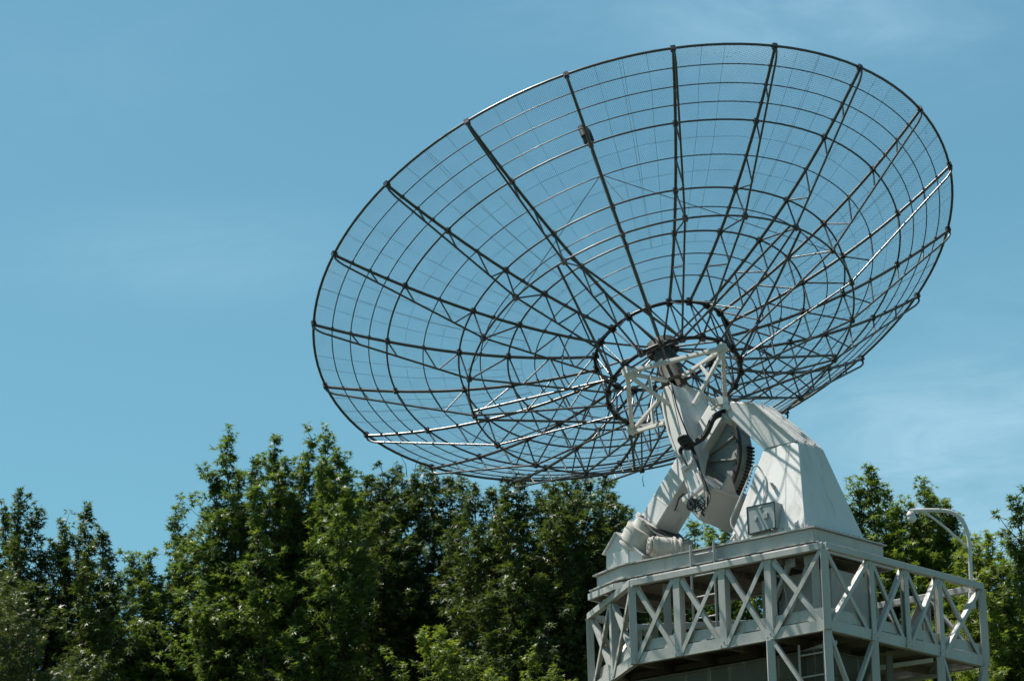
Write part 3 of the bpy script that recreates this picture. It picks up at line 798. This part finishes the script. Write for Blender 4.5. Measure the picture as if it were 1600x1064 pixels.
# ------------------------------------------------------------------ trees
STAR = None
def leafgeo(bases, dirs, nrms, size, mode=0):
    """palmate leaves, five pointed lobes each; all arrays (n,3)"""
    n = len(bases)
    d = dirs / np.linalg.norm(dirs, axis=1, keepdims=True)
    u = np.cross(nrms, d); u /= np.linalg.norm(u, axis=1, keepdims=True) + 1e-9
    w = np.cross(d, u)
    lob = []; quads = []
    # centre, then for each lobe: notch-left, tip; closing notch
    tips = [(-118, .52), (-58, .86), (0, 1.05), (58, .86), (118, .52)]
    pts = [(0, 0, 0)]
    notch = [(-158, .12), (-88, .21), (-30, .27), (30, .27), (88, .21), (158, .12)]
    for (a, r) in notch: pts.append((math.sin(R_(a)) * r, math.cos(R_(a)) * r, 0))
    for (a, r) in tips: pts.append((math.sin(R_(a)) * r, math.cos(R_(a)) * r, -.16 * r))
    pts = np.array(pts)
    V = bases[:, None, :] + size[:, None, None] * (pts[None, :, 0, None] * u[:, None, :] + (pts[None, :, 1, None] + .15) * d[:, None, :] + pts[None, :, 2, None] * w[:, None, :])
    q = np.array([(0, 1 + i, 7 + i, 2 + i) for i in range(5)])
    Fc = (q[None] + (np.arange(n) * 12)[:, None, None]).reshape(-1, 4)
    return V.reshape(-1, 3), Fc
def mesh_np(name, V, Fc, m, parent):
    me = bpy.data.meshes.new(name); off_ = np.array(root_loc(parent))
    V = V - off_
    me.vertices.add(len(V)); me.vertices.foreach_set('co', V.astype(np.float32).ravel())
    me.loops.add(Fc.size); me.loops.foreach_set('vertex_index', Fc.astype(np.int32).ravel())
    me.polygons.add(len(Fc)); me.polygons.foreach_set('loop_start', np.arange(0, Fc.size, 4, dtype=np.int32))
    me.materials.append(m); me.update(calc_edges=True); me.validate()
    o = bpy.data.objects.new(name, me); col.objects.link(o); o.parent = parent
    return o
def tree(tips, D, label, leafm, cat='tree', name='maple_tree', extra=10, spread=2.0, low=3.2, leaf=.108, dens=1.0, slender=.36, rmax=1.15, base=None, group=None, trunk=True, filler_drop=(.3, 2.2), droop=.3):
    P3 = [np.array(at(x, y, D + random.uniform(-.5, .5))) for x, y in tips]
    cx = float(np.mean([p[0] for p in P3])); cy = float(np.mean([p[1] for p in P3]))
    xmin = min(p[0] for p in P3); xmax = max(p[0] for p in P3)
    if base is None: base = (cx, cy)
    root = thing(name, (base[0], base[1], 0), label, cat, group)
    ztop = max(p[2] for p in P3)
    # filler leaders in the body of the crown, never taller than the visible tips near them
    for j in range(extra):
        x = random.uniform(xmin - .2, xmax + .2); y = cy + random.uniform(-spread, spread)
        zn = min((abs(p[0] - x), p[2]) for p in P3)[1]
        P3.append(np.array((x, y, zn - random.uniform(*filler_drop))))
    tk = MB(); bases = []; dirs = []; nr = []; sz = []
    hub_z = ztop - low - 2.8
    for tip in P3:
        b = np.array((base[0] + (tip[0] - base[0]) * .35, base[1] + (tip[1] - base[1]) * .35, hub_z - random.uniform(0, 1.5)))
        mid = np.array((tip[0] * .85 + b[0] * .15, tip[1] * .85 + b[1] * .15, (tip[2] + b[2]) / 2))
        wob = rng.normal(0, .06, (12, 3)); path = []
        sl = slender * random.uniform(.75, 1.6); ph1, ph2, asym = random.uniform(0, 6.3), random.uniform(0, 6.3), random.uniform(0, 6.3)
        for i in range(12):
            t = i / 11; q_ = (1 - t) ** 2 * b + 2 * t * (1 - t) * mid + t * t * tip; path.append(q_ + wob[i] * (1 if 0 < i < 11 else 0))
        path = np.array(path)
        tk.tube([Vector(p) for p in path], [.050 * (1 - i / 11) ** 1.3 + .0045 for i in range(12)], 6)
        total = tip[2] - b[2]; Lc = min(low + 1.5, total * .92)
        # branchlets
        s = .02
        seg = np.linalg.norm(np.diff(path, axis=0), axis=1); cum = np.concatenate([[0], np.cumsum(seg)]); Lt = cum[-1]
        az = random.uniform(0, 6.28)
        while s < Lc:
            d_ = Lt - s; i = int(np.searchsorted(cum, d_) - 1); i = max(0, min(10, i)); f = (d_ - cum[i]) / seg[i]
            o = path[i] * (1 - f) + path[i + 1] * f
            tdir = (path[i + 1] - path[i]) / seg[i]
            az += 2.4 + random.uniform(-.7, .7)
            bl = min(.115 + sl * .95 * s ** 1.25, rmax) * random.uniform(.45, 1.0) * (.72 + .38 * math.sin(s * 5.2 + ph1) + .2 * math.sin(s * 11 + ph2)) * (1 + .45 * math.cos(az - asym)) + (random.random() < .07) * .22; bl = max(bl, .05)
            out = np.array((math.cos(az), math.sin(az), 0))
            bd = out * .75 + tdir * random.uniform(.45, 1.25); bd /= np.linalg.norm(bd)
            if bl > .18: tk.tube([Vector(o), Vector(o + bd * bl * .55), Vector(o + bd * bl + np.array((0, 0, .10 * bl)))], [.010 + .006 * bl, .007, .003], 4, caps=False)
            nc_ = max(2, int(round(bl / .085 * dens)))
            for c_i in range(nc_):
                tt = 1.0 if c_i == 0 else random.uniform(.15, .95)
                cpos = o + bd * bl * tt + rng.normal(0, .03 + .09 * bl * (c_i > 0), 3) + np.array((0, 0, .10 * bl * tt * tt))
                nl = random.randint(7, 11)
                aa = rng.uniform(0, 2 * PI, nl); el_ = rng.uniform(-.9, .9, nl) - droop * .5
                rad = np.stack([np.cos(aa) * np.cos(el_), np.sin(aa) * np.cos(el_), np.sin(el_)], 1) + bd * .25
                bases.append(cpos + rad * rng.uniform(.01, .055, nl)[:, None]); dirs.append(rad)
                nr.append(rng.normal(0, .35, (nl, 3)) + np.array((0, 0, 1.)) + rad * .3); sz.append(rng.uniform(.6, 1.15, nl) * leaf * (1 - .2 * math.exp(-s * 3)))
            s += (.042 + .04 * min(1, s / 1.2)) * random.uniform(.6, 1.5)
    # body foliage below the visible part, sparser
    if trunk:
        zb_ = hub_z
        tk.tube([Vector((base[0], base[1], -.1)), Vector((base[0] + .08, base[1] - .05, zb_ * .4)), Vector((base[0] - .05, base[1], zb_ * .75)), Vector((base[0], base[1], zb_ + .3))], [.34, .27, .21, .13], 12)
        wx = (xmax - xmin) / 2 + .8
        for j in range(14):
            t = random.random(); a2 = random.uniform(0, 6.28); z_ = zb_ * (.45 + .5 * t); ln = wx * random.uniform(.5, 1)
            e = Vector((base[0] + math.cos(a2) * ln, base[1] + math.sin(a2) * ln, z_ + ln * .7)); o_ = Vector((base[0], base[1], z_))
            tk.tube([o_, o_.lerp(e, .5) + Vector((0, 0, .15)), e], [.09, .05, .015], 6)
            nl = 170
            ts = rng.uniform(.25, 1.05, nl)
            pos = np.array(o_) + (np.array(e) - np.array(o_)) * ts[:, None] + rng.normal(0, .38, (nl, 3))
            bases.append(pos); dirs.append(rng.normal(0, 1, (nl, 3)) - np.array((0, 0, .3))); nr.append(rng.normal(0, .5, (nl, 3)) + np.array((0, 0, 1.))); sz.append(rng.uniform(.8, 1.3, nl) * leaf * 1.25)
    tk.build('trunk', BARK, root)
    V, Fc = leafgeo(np.concatenate(bases), np.concatenate(dirs), np.concatenate(nr), np.concatenate(sz))
    mesh_np('crown', V, Fc, leafm, root)
    return root, len(V) // 12
G = 'trees in the row behind the tower'
tot = 0
def T(*a, **k):
    global tot
    r, n_ = tree(*a, **k); tot += n_; return r
T([(-25, 800), (8, 792), (32, 768), (60, 800), (100, 822), (138, 790), (160, 832), (-40, 840), (85, 850), (170, 868)], 74, 'dark green tree with two leafy tops at the far left edge', LEAF_DARK, extra=16, group=G)
T([(205, 868), (232, 868), (275, 792), (290, 838), (250, 905), (185, 900), (312, 856), (218, 890)], 78, 'low mid green tree with one thin spire left of the tall spires', LEAF_MID, extra=15, group=G)
T([(358, 680), (336, 748), (322, 800), (372, 735), (402, 722), (430, 684), (446, 718), (470, 742), (488, 685), (510, 683), (526, 705), (545, 742), (380, 790), (455, 770), (500, 745)], 73, 'tall mid green tree with several upright spires topping the row', LEAF_MID, extra=18, dens=1.0, slender=.30, group=G)
T([(578, 745), (598, 760), (622, 732), (648, 742), (676, 746), (704, 744), (560, 790), (722, 752)], 76.5, 'dark bushy tree just under the lower left rim of the dish', LEAF_DARK, extra=20, slender=.5, group=G)
T([(742, 758), (768, 768), (790, 752), (812, 752), (842, 768), (862, 760), (890, 757), (915, 752), (942, 752), (958, 776), (978, 800), (988, 815)], 72, 'broad dark tree with a drooping crown left of the tower', LEAF_DARK, extra=28, slender=.55, droop=.6, group=G)
T([(1058, 842), (1084, 818), (1110, 828), (1132, 822), (1012, 862), (1160, 850), (1040, 870), (1190, 870), (1230, 880), (1280, 890)], 80, 'low green tree seen through the gap behind the dish mount', LEAF_FRESH, extra=18, group=G)
T([(1362, 732), (1342, 768), (1330, 800), (1382, 765), (1400, 790), (1442, 757), (1455, 765), (1425, 790), (1474, 785), (1490, 812), (1340, 840), (1502, 838)], 76, 'mid green tree with two pointed tops behind the white curved lamp', LEAF_FRESH, extra=34, slender=.42, group=G)
T([(1545, 836), (1528, 868), (1562, 862), (1582, 880), (1604, 872), (1518, 890), (1630, 860)], 70, 'bright green tree with a yellowish top right of the lamp pole', LEAF_LIGHT, extra=16, group=G, slender=.45)
T([(1585, 776), (1583, 850), (1640, 740)], 60, 'tree at the far right edge reaching two leafy twigs into view', LEAF_MID, extra=0, spread=.5, low=.9, slender=.25, base=tuple(at(1790, 900, 60))[:2], group=None, rmax=.3, dens=.7)
T([(-12, 912), (12, 908), (30, 935), (52, 965), (-30, 940)], 60, 'olive green young tree in front of the row at the left edge', LEAF_OLIVE, extra=5, spread=.6, low=1.6, group='young trees in front of the row', name='young_tree', leaf=.07, slender=.6)
T([(688, 985), (662, 990), (706, 1012), (622, 1038), (720, 1050)], 59, 'bright yellow green young tree in front of the row below the dish', LEAF_LIGHT, extra=1, spread=.3, low=1.2, group='young trees in front of the row', name='young_tree', leaf=.085, slender=.30, rmax=.3)
T([(832, 1020), (768, 1050), (866, 1042)], 60, 'small yellow green young tree between the bright one and the tower', LEAF_LIGHT, extra=1, spread=.3, low=1.0, rmax=.3, group='young trees in front of the row', name='young_tree', leaf=.08, slender=.5)
T([(120, 1018), (100, 1040), (150, 1040), (480, 1100)][:3], 62, 'small green sapling low in front of the leftmost trees', LEAF_OLIVE, extra=4, spread=.5, low=1.2, group='young trees in front of the row', name='young_tree', leaf=.08, slender=.5)
print('leaves', tot)

# bare tendrils on the tree under the rim
tw = MB()
for pts in ([(597, 775), (598, 750), (596, 722)], [(636, 745), (634, 726), (626, 712)], [(647, 745), (649, 728), (655, 714)], [(1006, 760), (1004, 748), (1005, 742)]):
    tw.tube([at(x, y, 75.5) for x, y in pts], [.008, .006, .004], 5)
o_ = tw.build('bare_vine', BARK); o_['label'] = 'thin bare vine tendrils sticking up from the dark tree under the rim'; o_['category'] = 'vine'

# ------------------------------------------------------------------ ground
mb = MB(); n = 24; ext = 1500
xs = [math.copysign(abs(t) ** 2.2, t) * ext for t in np.linspace(-1, 1, n)]
vs = [(x, y + 60, -.25 + .25 * math.exp(-((x) ** 2 + y ** 2) / 9e4)) for y in xs for x in xs]
mb.add(vs, [(i * n + j, i * n + j + 1, (i + 1) * n + j + 1, (i + 1) * n + j) for i in range(n - 1) for j in range(n - 1)], True)
g_ = mb.build('ground', MEADOW); g_['kind'] = 'structure'

# ------------------------------------------------------------------ light
Sdir = Vector((math.sin(R_(-73)) * math.cos(R_(62.3)), math.cos(R_(-73)) * math.cos(R_(62.3)), math.sin(R_(62.3))))
el = math.asin(Sdir.z); az = math.atan2(Sdir.x, Sdir.y)
sun = bpy.data.lights.new('sun', 'SUN'); so = bpy.data.objects.new('sun', sun); col.objects.link(so)
sun.energy = 5.0; sun.angle = R_(.53); sun.color = (1, .945, .87)
so.rotation_euler = (-Sdir).to_track_quat('-Z', 'Y').to_euler(); so.location = (0, 0, 60)
wd_ = bpy.data.worlds.new('World'); sc.world = wd_; wd_.use_nodes = True; nt = wd_.node_tree
bg = nt.nodes['Background']; sky = nt.nodes.new('ShaderNodeTexSky'); sky.sky_type = 'NISHITA'; sky.sun_disc = False
sky.sun_elevation = el; sky.sun_rotation = az; sky.air_density = 1.0; sky.dust_density = .6; sky.ozone_density = 1.5; sky.altitude = 100
tc = nt.nodes.new('ShaderNodeTexCoord')
hs = mixc(nt, 1.0, sky.outputs['Color'], (.93, 1.46, 1.30), 'MULTIPLY')
mp = nt.nodes.new('ShaderNodeMapping'); mp.inputs['Scale'].default_value = (20, 20, 62); mp.inputs['Rotation'].default_value = (0, .35, .2)
nt.links.new(tc.outputs['Generated'], mp.inputs['Vector'])
cn = nt.nodes.new('ShaderNodeTexNoise'); cn.inputs['Scale'].default_value = 1.0; cn.inputs['Detail'].default_value = 8; cn.inputs['Roughness'].default_value = .6; cn.inputs['Distortion'].default_value = .6
nt.links.new(mp.outputs['Vector'], cn.inputs['Vector'])
# thin cirrus: a few faint patches standing at fixed bearings of the sky
acc = None
for (x, y, wx, wy, amp) in ((1450, 690, .060, .022, .34), (1580, 760, .06, .03, .34), (1180, 25, .07, .014, .22), (280, 400, .050, .014, .15), (60, 60, .06, .03, .06), (1000, 760, .06, .02, .2), (1350, 60, .05, .02, .12), (1560, 480, .03, .02, .12)):
    d0 = ray(x, y).normalized()
    sx = nt.nodes.new('ShaderNodeVectorMath'); sx.operation = 'SUBTRACT'; nt.links.new(tc.outputs['Generated'], sx.inputs[0]); sx.inputs[1].default_value = d0
    m2 = nt.nodes.new('ShaderNodeVectorMath'); m2.operation = 'MULTIPLY'; nt.links.new(sx.outputs[0], m2.inputs[0]); m2.inputs[1].default_value = (1 / wx, 1 / .2, 1 / wy)
    ln = nt.nodes.new('ShaderNodeVectorMath'); ln.operation = 'LENGTH'; nt.links.new(m2.outputs[0], ln.inputs[0])
    mr = nt.nodes.new('ShaderNodeMapRange'); mr.interpolation_type = 'SMOOTHERSTEP'; mr.inputs['From Min'].default_value = 1.6; mr.inputs['From Max'].default_value = 0; mr.inputs['To Max'].default_value = amp
    nt.links.new(ln.outputs['Value'], mr.inputs['Value'])
    if acc is None: acc = mr.outputs[0]
    else:
        ad = nt.nodes.new('ShaderNodeMath'); ad.operation = 'ADD'; nt.links.new(acc, ad.inputs[0]); nt.links.new(mr.outputs[0], ad.inputs[1]); acc = ad.outputs[0]
cf = ramp(nt, cn.outputs['Fac'], [(.30, (.15, .15, .15)), (.50, (.6, .6, .6)), (.72, (1.3, 1.3, 1.3))])
cm = nt.nodes.new('ShaderNodeMath'); cm.operation = 'MULTIPLY'; nt.links.new(cf.outputs['Color'], cm.inputs[0]); nt.links.new(acc, cm.inputs[1])
cc = mixc(nt, cm.outputs[0], hs, (5.4, 8.4, 10.2))
nt.links.new(cc, bg.inputs['Color']); bg.inputs['Strength'].default_value = .051

sc.view_settings.view_transform = 'Standard'; sc.view_settings.look = 'None'; sc.view_settings.gamma = 1; sc.view_settings.exposure = .8
sc.render.engine = 'CYCLES'
sc.cycles.transparent_max_bounces = 24; sc.cycles.max_bounces = 6
